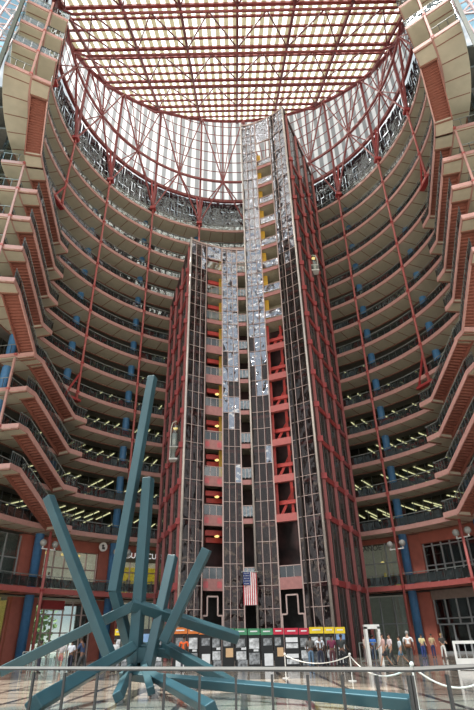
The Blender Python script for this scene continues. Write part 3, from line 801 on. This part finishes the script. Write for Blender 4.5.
# trees outside beyond the left glazing
LEAF = mat('leaf_green', (.16, .30, .07), .6, var=.5, scale=1.5); BARK = mat('bark', (.12, .08, .05), .9)
for i, (p, r) in enumerate(((45, 43), (51, 45), (57, 42))):
    t = thing('tree', 'green leafy tree outside the lobby glazing, ' + ('towards the salon', 'between the other two', 'towards the ochre shop')[i], 'tree', pol(r, AX+p), 0, 'trees outside')
    m = MB(); m.tube([(0, 0, 0), (.1, 0, 2), (0, .1, 4)], [.2, .16, .1], 8); m.build('trunk', BARK, t)
    m = MB()
    for q in range(420):
        c = Vector((rs.gauss(0, 1.3), rs.gauss(0, 1.3), 3.6 + rs.gauss(0, 1.4))); n = Vector((rs.uniform(-1, 1), rs.uniform(-1, 1), rs.uniform(-1, 1))).normalized()*.32; b = n.orthogonal()
        m.quad(c-n, c-b*.7, c+n, c+b*.7)
    m.build('foliage', LEAF, t)

# ================================================================= SCULPTURE
def sculpture():
    hub = at_z(142, 690, 0); Y = hub.y
    t = thing('sculpture', 'large abstract starburst sculpture of square blue green steel beams on the lobby floor', 'sculpture', hub)
    W = .50
    def P(px, py, dy): return at_y(px, py, Y+dy) - hub
    def G(px, py): return at_z(px, py, .22) - hub
    B = [(P(48.5, 497, 0), P(109.5, 656, -.6), .38), (P(152.5, 377, .8), P(114, 592, .2), .40), (P(148.5, 478, .3), P(134, 668, .3), .42), (P(173, 556, 1.0), P(148, 668, .1), .37),
         (P(207, 549, -.8), P(164, 642, -.3), .37), (P(2, 671, 1.2), P(135, 605, .2), .38), (P(132, 604, .1), P(238, 638, 1.4), .38), (G(33, 706), P(132, 648, -.2), .36),
         (P(163, 645, .5), P(238, 688, -.6), .35), (P(122, 675, -.3), G(412, 703), .27), (P(146, 672, -.7), G(212, 709), .25), (P(130, 668, .2), G(118, 697), .26), (P(143, 662, .6), G(151, 691), .24), (P(114, 590, .2), P(134, 664, .9), .36), (P(131, 646, .4), P(172, 653, .5), .34)]
    for a, b, w in B:
        m = MB(); m.bar(a, b, w, w, up=(.3, .9, .3))
        o = m.build('beam', STEEL, t)
        bv = o.modifiers.new('edge', 'BEVEL'); bv.width = .03; bv.segments = 2
    m = MB(); m.box(P(139, 655, .3), (.6, .45, .5)); m.build('joint_block', STEEL, t)
    return Y
SY = sculpture()

# ================================================================= DISPLAY BOARDS
YB = 36.6
HC = {'o': mat('orange_header', (.62, .17, .03), .5), 'g': mat('green_header', (.06, .24, .12), .5), 'r': mat('red_header', (.50, .02, .05), .5), 'y': mat('yellow_header', (.78, .55, .02), .5), 'n': mat('no_header', (.02, .02, .02), .5)}
CN = {'o': 'orange', 'g': 'green', 'r': 'crimson', 'y': 'yellow'}
PAPER = mat('print_pale', (.50, .51, .52), .6, var=.55, scale=5); PAPER2 = mat('print_mid', (.22, .23, .24), .6, var=.8, scale=6); TAN = mat('print_tan', (.62, .40, .22), .6, var=.08); PWHITE = mat('print_white', (.72, .73, .74), .6, var=.12, scale=4); PBLUE = mat('print_blue', (.20, .33, .55), .6, var=.3)
rb = random.Random(21)
def board(px0, px1, ytop, c, lab, layout):
    a = at_y(px0, 650, YB); b = at_y(px1, 650, YB); w = abs(b.x-a.x)*.97; top = at_y((px0+px1)/2, ytop, YB).z
    t = thing('display_board', lab, 'display board', ((a.x+b.x)/2, YB, 0), 0, 'row of black exhibition boards')
    m = MB(); m.box((0, 0, top/2+.05), (w, .08, top-.1)); m.build('panel', BLACK, t)
    m = MB(); 
    for s in (-1, 1): m.box((s*w*.42, 0, .05), (.06, .5, .1))
    m.build('foot', POSTM, t)
    if c:
        m = MB(); m.box((0, -.06, top-.18), (w, .06, .36)); h = m.build('header', HC[c], t)
        m = MB(); m.box((0, -.095, top-.16), (w*.6, .01, .07)); m.build('caption', PWHITE, h)
    for (u, v, pw, ph, mt) in layout:
        m = MB(); m.box((u*w, -.05, v*top), (pw*w, .02, ph*top)); m.build('print', mt, t)
L1 = [(-.05, .63, .75, .22, PAPER2), (.2, .50, .4, .07, PWHITE), (0, .33, .8, .2, PAPER), (.1, .14, .8, .16, PAPER2)]
L2 = [(0, .62, .8, .26, PAPER), (.15, .45, .4, .05, PWHITE), (0, .25, .85, .28, PAPER2)]
L3 = [(-.1, .66, .6, .2, PAPER2), (.1, .40, .6, .22, TAN)]
L4 = [(0, .70, .85, .12, PWHITE), (0, .55, .85, .12, PAPER), (0, .30, .85, .1, PWHITE), (0, .16, .85, .12, PAPER)]
L5 = [(.05, .66, .7, .18, PAPER2), (.1, .22, .7, .30, PWHITE)]
BD = [(113.5, 120.5, 629, 'y', 'narrow yellow headed board beside the person in white top', L2), (121, 128, 629, 'y', 'yellow headed board between the sculpture stem and the narrow board', L1), (140, 152, 629, None, 'headerless board with blue poster behind the sculpture stem', [(0, .78, .8, .2, PBLUE), (0, .5, .7, .2, PAPER), (.1, .2, .6, .2, PWHITE)]),
      (153, 163, 629, None, 'dark headerless board beside the orange headed boards', L1),
      (172.5, 187, 627.5, 'o', 'orange headed board behind the person in orange', L5), (187.5, 198.5, 627.5, 'o', 'second orange headed board, just past the person in orange', L2), (199, 211, 628, 'o', 'third orange headed board, with large pale prints', L5),
      (211.5, 221.5, 628, None, 'dark board between the orange and green headed boards', L1), (222, 234.5, 628.5, 'g', 'green headed board with a tan square', L3), (235, 247.5, 628.5, 'g', 'green headed board next to the one with a tan square', L1), (248, 260.5, 628.5, 'g', 'green headed board with two large prints', L2), (261, 273.5, 628.5, 'g', 'green headed board beside the crimson ones', L5),
      (274, 284.5, 628, 'r', 'crimson headed board with a tan square', L3), (285, 299.5, 628, 'r', 'wide crimson headed board of white prints', L4), (300, 310, 628, 'r', 'crimson headed board behind the man in grey', L1), (310.5, 325, 627, 'y', 'yellow headed board behind the man in white shirt', L2), (325.5, 336, 627, 'y', 'yellow headed board behind the maroon shirt', L1), (336.5, 347, 627, 'y', 'last yellow headed board, with a blue poster', [(0, .78, .85, .2, PBLUE), (0, .50, .6, .12, PWHITE), (0, .34, .6, .1, PAPER), (0, .16, .6, .12, PWHITE)])]
for args in BD: board(*args)

# ================================================================= FOREGROUND RAILING
ZR = 1.09
def railing():
    p0 = at_z(-12, 667.5, ZR); pc = at_z(412, 668.5, ZR)
    p1 = pc + (pc-p0).normalized()*1.9 + Vector((.1, 1.7, 0))
    ln = pc - p0
    def on_line(px):
        d = ray(px, 690); u = (p0.y*d.x - p0.x*d.y)/(ln.x*d.y - ln.y*d.x)
        return p0 + ln*u
    t = thing('guard_railing', 'brushed metal guard railing with dark posts before the blue green sculpture', 'railing', (p0.x, p0.y, 0))
    o = Vector((p0.x, p0.y, 0))
    m = MB(); m.bar(p0-o, pc-o+Vector((.03, 0, 0)), .09, .04); m.bar(pc-o, p1-o, .09, .04); m.build('top_rail', CHROME, t)
    m = MB(); d = Vector((0, 0, -.035)); m.bar(p0-o+d, pc-o+d, .04, .03); m.bar(pc-o+d, p1-o+d, .04, .03); m.build('under_rail', DCHROME, t)
    n = 0
    for px in (-4, 31.5, 63, 96, 129.5, 164, 199.5, 236, 272.5, 308.5, 343.5, 378.5, 410.5, 414):
        q = on_line(px) - o; x, yy = q.x, q.y
        m = MB(); m.box((x, yy, .5), (.04, .08, 1.0)); m.box((x, yy, .01), (.12, .16, .02)); m.build('post', DCHROME, t)
    for u in (.34, .68, 1.0):
        q = pc + (p1-pc)*u - o
        m = MB(); m.box((q.x, q.y, .49), (.04, .08, 1.0)); m.box((q.x, q.y, .01), (.12, .16, .02)); m.build('post', DCHROME, t)
    m = MB(); m.bar(p0-o+Vector((0, 0, .1-ZR)), pc-o+Vector((0, 0, .1-ZR)), .05); m.bar(pc-o+Vector((0, 0, .1-ZR)), p1-o+Vector((0, 0, .1-ZR)), .05); m.build('bottom_rail', DCHROME, t)
railing()

# ================================================================= ROPE BARRIER, GATE, BARRICADE
ROPE = mat('white_rope', (.74, .73, .68), .7, var=.06)
S = [at_y(285, 659, 27), at_y(350, 658, 24.5), at_y(412, 666.5, 14.2), at_y(500, 668, 13.5)]
LBL = ['white stanchion post before the crimson headed boards', 'white stanchion post with tied ropes before the yellow headed boards', 'white stanchion post behind the railing corner', 'white stanchion post beside the slatted barricade']
for p, l in zip(S, LBL):
    t = thing('stanchion', l, 'stanchion', (p.x, p.y, 0), 0, 'white rope stanchions')
    m = MB(); m.tube([(0, 0, .02), (0, 0, .92)], .022, 8); m.build('pole', WHITE, t); m = MB(); m.tube([(0, 0, 0), (0, 0, .03)], .17, 14); m.build('base', WHITE, t)
    m = MB(); m.sphere((0, 0, .95), .055, 8, 6); m.build('finial', WHITE, t)
for i in range(3):
    a = Vector((S[i].x, S[i].y, .9)); b = Vector((S[i+1].x, S[i+1].y, .9)); pts = []
    for j in range(17):
        u = j/16; q = a + (b-a)*u; q.z -= (.42 if i else .3)*4*u*(1-u); pts.append(q)
    m = MB(); m.tube(pts, .022, 6); tag(m.build('rope', ROPE, smooth=True), ('white rope sagging before the crimson headed boards', 'long white rope sagging toward the railing corner', 'white rope sagging behind the railing corner')[i], 'rope')
# screening gate
p = at_y(376, 664, 39); t = thing('security_gate', 'tall white walk-through gate beside the last display board', 'gate', (p.x, 39, 0))
m = MB()
for s in (-1, 1): m.box((s*.42, 0, 1.1), (.16, .6, 2.2))
m.build('side_panel', WHITE, t); m = MB(); m.box((0, 0, 2.2), (1.0, .6, .26)); m.build('header', WHITE, t)
def panel_fence(px0, px1, Y, h, lab, m1, n, name='barrier'):
    a, b = at_y(px0, 660, Y).x, at_y(px1, 660, Y).x
    t = thing(name, lab, 'barrier', ((a+b)/2, Y, 0)); w = b-a
    m = MB()
    for i in range(n+1): m.box((-w/2+w*i/n, 0, h/2), (.06, .06, h))
    m.build('post', m1, t); m = MB(); m.box((0, 0, h), (w, .07, .06)); m.box((0, 0, .15), (w, .05, .05)); m.build('rail', m1, t)
    m = MB(); m.box((0, 0, h*.53), (w, .015, h*.7)); m.build('glass_panel', BARGLASS, t)
panel_fence(361, 391, 41, 1.25, 'low glass barrier beside the last display board', RAIL, 4)
panel_fence(22, 66, 38, 1.15, 'low glass barrier with metal posts before the lobby glazing', RAIL, 5)
p0 = at_y(461, 668, 30).x
t = thing('barricade', 'white slatted barricade standing near the entrance doors', 'barricade', (p0+1.1, 30, 0), -.35)
m = MB(); m.box((0, 0, 1.25), (2.4, .12, .14)); m.box((0, 0, .28), (2.4, .12, .5)); 
for s in (-1.15, 1.15): m.box((s, 0, .65), (.12, .14, 1.3))
m.build('frame', WHITE, t); m = MB()
for i in range(7): m.box((-.95+i*.32, 0, .85), (.05, .06, .8))
m.build('slat', GREY, t)
m = MB(); m.bar((-1.1, 0, .02), (-1.1, .6, .02), .08); m.bar((1.1, 0, .02), (1.1, .6, .02), .08); m.build('foot', GREY, t)

# ================================================================= PEOPLE
SK = [mat('skin_tan', (.46, .26, .17), .6, var=.05), mat('skin_brown', (.16, .08, .05), .6, var=.05), mat('skin_light', (.56, .34, .25), .6, var=.05)]
CL = {}
def cloth(c):
    if c not in CL: CL[c] = mat('cloth_%d' % len(CL), c, .85, var=.12, scale=8)
    return CL[c]
def skin_mesh(name, chains, m, parent, sub=1, root=0):
    """chains: list of lists of (pos, radius); first point of a chain joins a coincident existing point"""
    vs, es, rr = [], [], []
    def idx(p, r):
        for i, v in enumerate(vs):
            if (v-p).length < 1e-5: return i
        vs.append(p); rr.append(r); return len(vs)-1
    for ch in chains:
        prev = None
        for p, r in ch:
            i = idx(Vector(p), r)
            if prev is not None and prev != i: es.append((prev, i))
            prev = i
    me = bpy.data.meshes.new(name); me.from_pydata(vs, es, [])
    o = bpy.data.objects.new(name, me); COL.objects.link(o)
    md = o.modifiers.new('s', 'SKIN'); md.use_smooth_shade = True
    if not me.skin_vertices: me.attributes.new('x', 'FLOAT', 'POINT')
    for i, v in enumerate(me.skin_vertices[0].data):
        q = rr[i]; v.radius = q if isinstance(q, tuple) else (q, q); v.use_root = (i == root)
    sb = o.modifiers.new('u', 'SUBSURF'); sb.levels = sub; sb.render_levels = sub
    bpy.context.view_layer.update()
    new = bpy.data.meshes.new_from_object(o.evaluated_get(bpy.context.evaluated_depsgraph_get()))
    bpy.data.objects.remove(o)
    new.materials.clear(); new.materials.append(m); new.name = name
    new.polygons.foreach_set('use_smooth', [True]*len(new.polygons))
    q = bpy.data.objects.new(name, new); COL.objects.link(q)
    if parent: q.parent = parent
    return q
HAIR = {'b': mat('hair_dark', (.02, .014, .01), .6), 'g': mat('hair_grey', (.45, .44, .42), .6), 'l': mat('hair_blond', (.45, .30, .12), .6)}
SHOE = mat('shoe_black', (.02, .02, .02), .5)
def person(px, py, face, lab, shirt, legs, skin=0, hair='b', h=1.74, stride=0., arm=(0, 0), short=False, long_hair=False, sleeves=.55, lean=0., fat=1., Yv=None, group=None, z=0):
    px += (px-237)*.0138
    p = at_z(px, py, 0) if Yv is None else Vector((at_y(px, py, Yv).x, Yv, z))
    t = thing('person', lab, 'person', p, face); t.scale = (h/1.74,)*3
    V = Vector
    L = lambda q: V((q.x, q.y - lean*max(0, q.z-.95), q.z))
    def leg(s):
        a = s*stride; hip = V((s*.095, 0, .90)); knee = hip + V((s*.01, -math.sin(a)*.42 - .02, -math.cos(a)*.42)); b = a - abs(stride)*.5*(1 if a < 0 else .15)
        ank = knee + V((0, -math.sin(b)*.42 + .02, -math.cos(b)*.41)); ank.z = max(ank.z, .07)
        return hip, knee, ank, ank + V((s*.02, -.15, -.045))
    def armp(s, bend):
        sh = L(V((s*.19*fat, 0, 1.41))); el = sh + V((s*.05, .02 - math.sin(bend*.45)*.27, -math.cos(bend*.45)*.28)); wr = el + V((-s*.02*bend, -.04-math.sin(bend)*.23, -math.cos(bend)*.24))
        return sh, el, wr
    pel, sp, che, nk = V((0, 0, .95)), L(V((0, .0, 1.14))), L(V((0, .01, 1.34))), L(V((0, .01, 1.49)))
    h1, h2, h3 = L(V((0, -.012, 1.575))), L(V((0, -.015, 1.66))), L(V((0, -.005, 1.725)))
    body = [[(pel, (.13*fat, .10*fat)), (sp, (.12*fat, .095*fat)), (che, (.14*fat, .10)), (nk, .052), (h1, (.066, .078)), (h2, (.075, .09)), (h3, (.055, .065))]]
    body.append([(h1 , .07), (h1 + V((0, -.105, .02)), .012)])
    for s in (-1, 1):
        body.append([(h2, .07), (h2 + V((s*.09, .01, -.03)), .014)])
        hip, kn, an, to = leg(s); body.append([(pel, .13), (hip, .085), (kn, .055), (an, .038), (to, .032)])
        sh, el, wr = armp(s, arm[0 if s < 0 else 1]); d = (wr-el).normalized(); pa = wr + d*.07
        body.append([(che, .14), (sh, .052), (el, .04), (wr, .027), (pa, (.036, .018))])
        side = V((1, 0, 0)) if abs(d.z) < .6 else V((0, 1, 0))
        for j, ln in enumerate((.075, .09, .085, .065)):
            b0 = pa + side*(.021*(j-1.5)) + d*.02; body.append([(pa, .03), (b0, .010), (b0 + d*ln*.6 + V((-s*.006, 0, 0)), .009), (b0 + d*ln + V((-s*.018, 0, 0)), .008)])
        b0 = wr + d*.03 - side*.035; body.append([(wr, .027), (b0, .011), (b0 + d*.06 - side*.02, .009)])
    skin_mesh('body', body, SK[skin], t, 1)
    g = .017
    sh_ch = [[(pel + V((0, 0, .02)), (.14*fat+g, .11*fat+g)), (sp, (.125*fat+g, .10*fat+g)), (che, (.14*fat+g, .105+g)), (nk - V((0, 0, .04)), .07)]]
    for s in (-1, 1):
        sh, el, wr = armp(s, arm[0 if s < 0 else 1]); e2 = sh + (el-sh)*min(1, sleeves*1.6)
        c = [(che, .15), (sh, .058+g), (e2, .05+g*.7)]
        if sleeves > .9: c += [(el + (wr-el)*.85, .038+g*.4)]
        sh_ch.append(c)
    skin_mesh('shirt', sh_ch, cloth(shirt), t, 1)
    tr = [[(pel + V((0, 0, .06)), (.125*fat+g, .10*fat+g)), (pel, (.14*fat+g, .11*fat+g))]]
    for s in (-1, 1):
        hip, kn, an, to = leg(s); c = [(pel, .14*fat+g), (hip, .09*fat+g), (kn, .062+g)]
        if short: c[-1] = (hip + (kn-hip)*.85, .075+g)
        else: c.append((an + V((0, 0, .0)), .048+g))
        tr.append(c)
        m = MB(); m.sphere((an + to)/2 + V((0, 0, -.01)), .06, 8, 6, (.8, 1.9, .75)); m.build('shoe', SHOE, t, smooth=True)
    skin_mesh('shorts' if short else 'trousers', tr, cloth(legs), t, 1)
    m = MB(); m.sphere(h2 + V((0, .02, .025)), .108, 10, 7, (.86, 1.0, .88))
    if long_hair: m.sphere(h2 + V((0, .06, -.10)), .10, 8, 6, (.9, .6, 1.5))
    m.build('hair', HAIR[hair], t, smooth=True)
    m = MB()
    for s in (-1, 1): m.sphere(h2 + V((s*.032, -.085, -.012)), .011, 6, 4)
    m.build('eye', SHOE, t); m = MB(); m.box(h1 + V((0, -.082, -.022)), (.045, .012, .01)); m.build('mouth', cloth((.35, .1, .09)), t)
    return t
PI = math.pi
person(311, 668, PI, 'person in grey shirt and blue jeans facing the crimson headed board', (.13, .12, .11), (.12, .20, .30), 1, arm=(.9, .6))
q = person(320.5, 668, PI, 'man in white shirt with dark braces, facing boards', (.70, .74, .80), (.03, .035, .06), 1, arm=(.3, 1.0), fat=1.12)
m = MB()
for s in (-1, 1): m.bar((s*.09, .135, 1.0), (s*.04, .145, 1.4), .03, .012)
m.build('braces', SHOE, q)
person(332.5, 668, PI, 'person in maroon shirt facing the yellow headed boards', (.18, .03, .07), (.10, .035, .04), 1, arm=(.5, .5), fat=1.1)
person(342.5, 669, PI*.8, 'person in white shirt and dark jacket beside the last yellow headed board', (.04, .045, .045), (.02, .02, .025), 1, arm=(.9, .9))
person(366, 664, PI*.6, 'person in pale pink shirt by the white walk-through gate', (.75, .58, .52), (.25, .2, .2), 0, arm=(.8, .8))
person(373.5, 661, PI*.9, 'person in blue shirt standing behind the low glass barrier', (.05, .16, .50), (.05, .07, .14), 1)
person(384.5, 668, -PI*.5, 'dark haired woman in pink top and grey shorts walking past', (.60, .38, .34), (.06, .06, .07), 0, stride=.4, short=True, long_hair=True, arm=(.9, .2))
person(391, 667, -PI*.45, 'man in pale shirt and charcoal trousers walking behind the woman', (.75, .62, .62), (.07, .075, .075), 0, stride=.35, arm=(.7, .2))
person(400.5, 666.5, -PI*.5, 'youth in white shirt and blue shorts striding', (.66, .74, .80), (.13, .24, .36), 0, stride=.5, short=True, h=1.6)
q = person(409.5, 666, PI*.85, 'large grey haired man in white shirt with brown bag round his waist', (.78, .80, .80), (.09, .09, .09), 2, hair='g', fat=1.2, stride=.15, arm=(.5, .4), h=1.85)
m = MB(); m.sphere((0, .17, 1.0), .2, 10, 6, (1.0, .45, .55)); m.build('waist_bag', mat('brown_leather', (.18, .07, .03), .6), q, smooth=True)
person(421.5, 655, 0, 'person in white and yellow top with navy trousers near the doors', (.75, .66, .35), (.04, .06, .22), 0, arm=(1.2, .9), Yv=48)
person(431, 652, 0, 'person in ochre top and navy trousers before the red pilaster', (.55, .42, .24), (.03, .04, .12), 0, arm=(.6, .6), Yv=50)
person(441.5, 655, 0, 'person in dark vest with white trousers walking from the doors', (.06, .055, .05), (.75, .74, .70), 0, hair='l', arm=(1.2, 1.2), stride=.2, Yv=47)
person(40.5, 668, PI*.7, 'person in navy shirt half hidden behind the long sloping sculpture beam', (.025, .035, .07), (.03, .03, .05), 1, Yv=37, arm=(.6, .3))
person(62, 668, 0, 'person in pinkish shorts walking behind the lowest sculpture arm', (.55, .5, .5), (.42, .16, .15), 0, short=True, stride=.3, Yv=38)
person(71.5, 668, PI, 'person in white shirt and black trousers behind the lowest sculpture arm', (.70, .72, .78), (.02, .022, .04), 1, Yv=38, stride=.2)
person(83.5, 668, -PI*.6, 'person in dark blue shirt bending forward behind the sculpture', (.035, .06, .13), (.05, .052, .055), 1, arm=(1.0, 1.2), lean=.25, Yv=33, stride=.25, h=1.85)
person(114.5, 668, -PI*.9, 'person in white top facing the yellow headed boards behind the sculpture', (.74, .75, .76), (.06, .06, .07), 1, Yv=35.2)
person(184, 668, PI*.9, 'person in bright orange shirt behind the sculpture beams', (.75, .11, .02), (.06, .06, .08), 1, Yv=35.2, fat=1.2, h=1.86)
person(49, 590, -PI*.5, 'person in white top and black trousers on the shop gallery', (.70, .70, .70), (.02, .02, .02), 1, Yv=at_y(49, 590, 56).y, z=H2+.09)

# ================================================================= SKY, LIGHT, CAMERA
w = bpy.data.worlds.new('sky'); bpy.context.scene.world = w; w.use_nodes = True; nt = w.node_tree; bg = nt.nodes['Background']
tc = nt.nodes.new('ShaderNodeTexCoord'); nz = node(nt, 'ShaderNodeTexNoise', Scale=14.0, Detail=4.0, Roughness=.6)
nt.links.new(tc.outputs['Generated'], nz.inputs['Vector'])
rp_ = nt.nodes.new('ShaderNodeValToRGB'); rp_.color_ramp.elements[0].color = (.42, .47, .50, 1); rp_.color_ramp.elements[1].color = (1.0, 1.0, 1.0, 1)
rp_.color_ramp.elements[0].position = .50; rp_.color_ramp.elements[1].position = .66
nt.links.new(nz.outputs['Fac'], rp_.inputs['Fac'])
sx = nt.nodes.new('ShaderNodeSeparateXYZ'); nt.links.new(tc.outputs['Generated'], sx.inputs[0])   # cream glow added below the horizon as fill, standing for a sunlit plaza
mr = node(nt, 'ShaderNodeMapRange'); mr.inputs[1].default_value = -.06; mr.inputs[2].default_value = .04; nt.links.new(sx.outputs['Z'], mr.inputs[0])
mx = nt.nodes.new('ShaderNodeMix'); mx.data_type = 'RGBA'; nt.links.new(mr.outputs[0], mx.inputs['Factor'])
mx.inputs['A'].default_value = (1.35, 1.25, 1.06, 1); nt.links.new(rp_.outputs['Color'], mx.inputs['B'])
nt.links.new(mx.outputs['Result'], bg.inputs['Color']); bg.inputs['Strength'].default_value = 1.0
sun = bpy.data.lights.new('sun', 'SUN'); sun.energy = 5.5; sun.angle = R(1.0); sun.color = (1, .95, .86)
so = bpy.data.objects.new('sun', sun); COL.objects.link(so)
sd = Vector((.55, -.18, -1.0))      # direction the sunlight travels
so.rotation_euler = sd.to_track_quat('-Z', 'Y').to_euler(); so.location = (-40, 40, 120)

sf = bpy.data.lights.new('front_daylight', 'SUN'); sf.energy = 1.5; sf.angle = R(12); sf.color = (1, .97, .92)
sfo = bpy.data.objects.new('front_daylight', sf); COL.objects.link(sfo); sfo.location = (-20, -30, 60)
sfo.rotation_euler = Vector((.36, .50, -.80)).to_track_quat('-Z', 'Y').to_euler()
cam = bpy.data.cameras.new('camera'); co = bpy.data.objects.new('camera', cam); COL.objects.link(co)
cam.sensor_fit = 'VERTICAL'; cam.sensor_height = 36; cam.sensor_width = 24; cam.lens = 36*FPX/710; cam.clip_end = 600; cam.clip_start = .1
c, s = math.cos(ROLL), math.sin(ROLL)
F = Vector((0, math.cos(PITCH), math.sin(PITCH))); R0 = Vector((1, 0, 0)); U0 = Vector((0, -math.sin(PITCH), math.cos(PITCH)))
right = R0*c - U0*s; up = R0*s + U0*c
co.matrix_world = Matrix(((right.x, up.x, -F.x, 0), (right.y, up.y, -F.y, 0), (right.z, up.z, -F.z, EYE), (0, 0, 0, 1)))
sc = bpy.context.scene; sc.camera = co
sc.view_settings.view_transform = 'Standard'; sc.view_settings.look = 'None'; sc.view_settings.exposure = 0.70
sc.cycles.max_bounces = 8; sc.cycles.transparent_max_bounces = 16; sc.cycles.diffuse_bounces = 4; sc.cycles.glossy_bounces = 4; sc.cycles.use_denoising = True
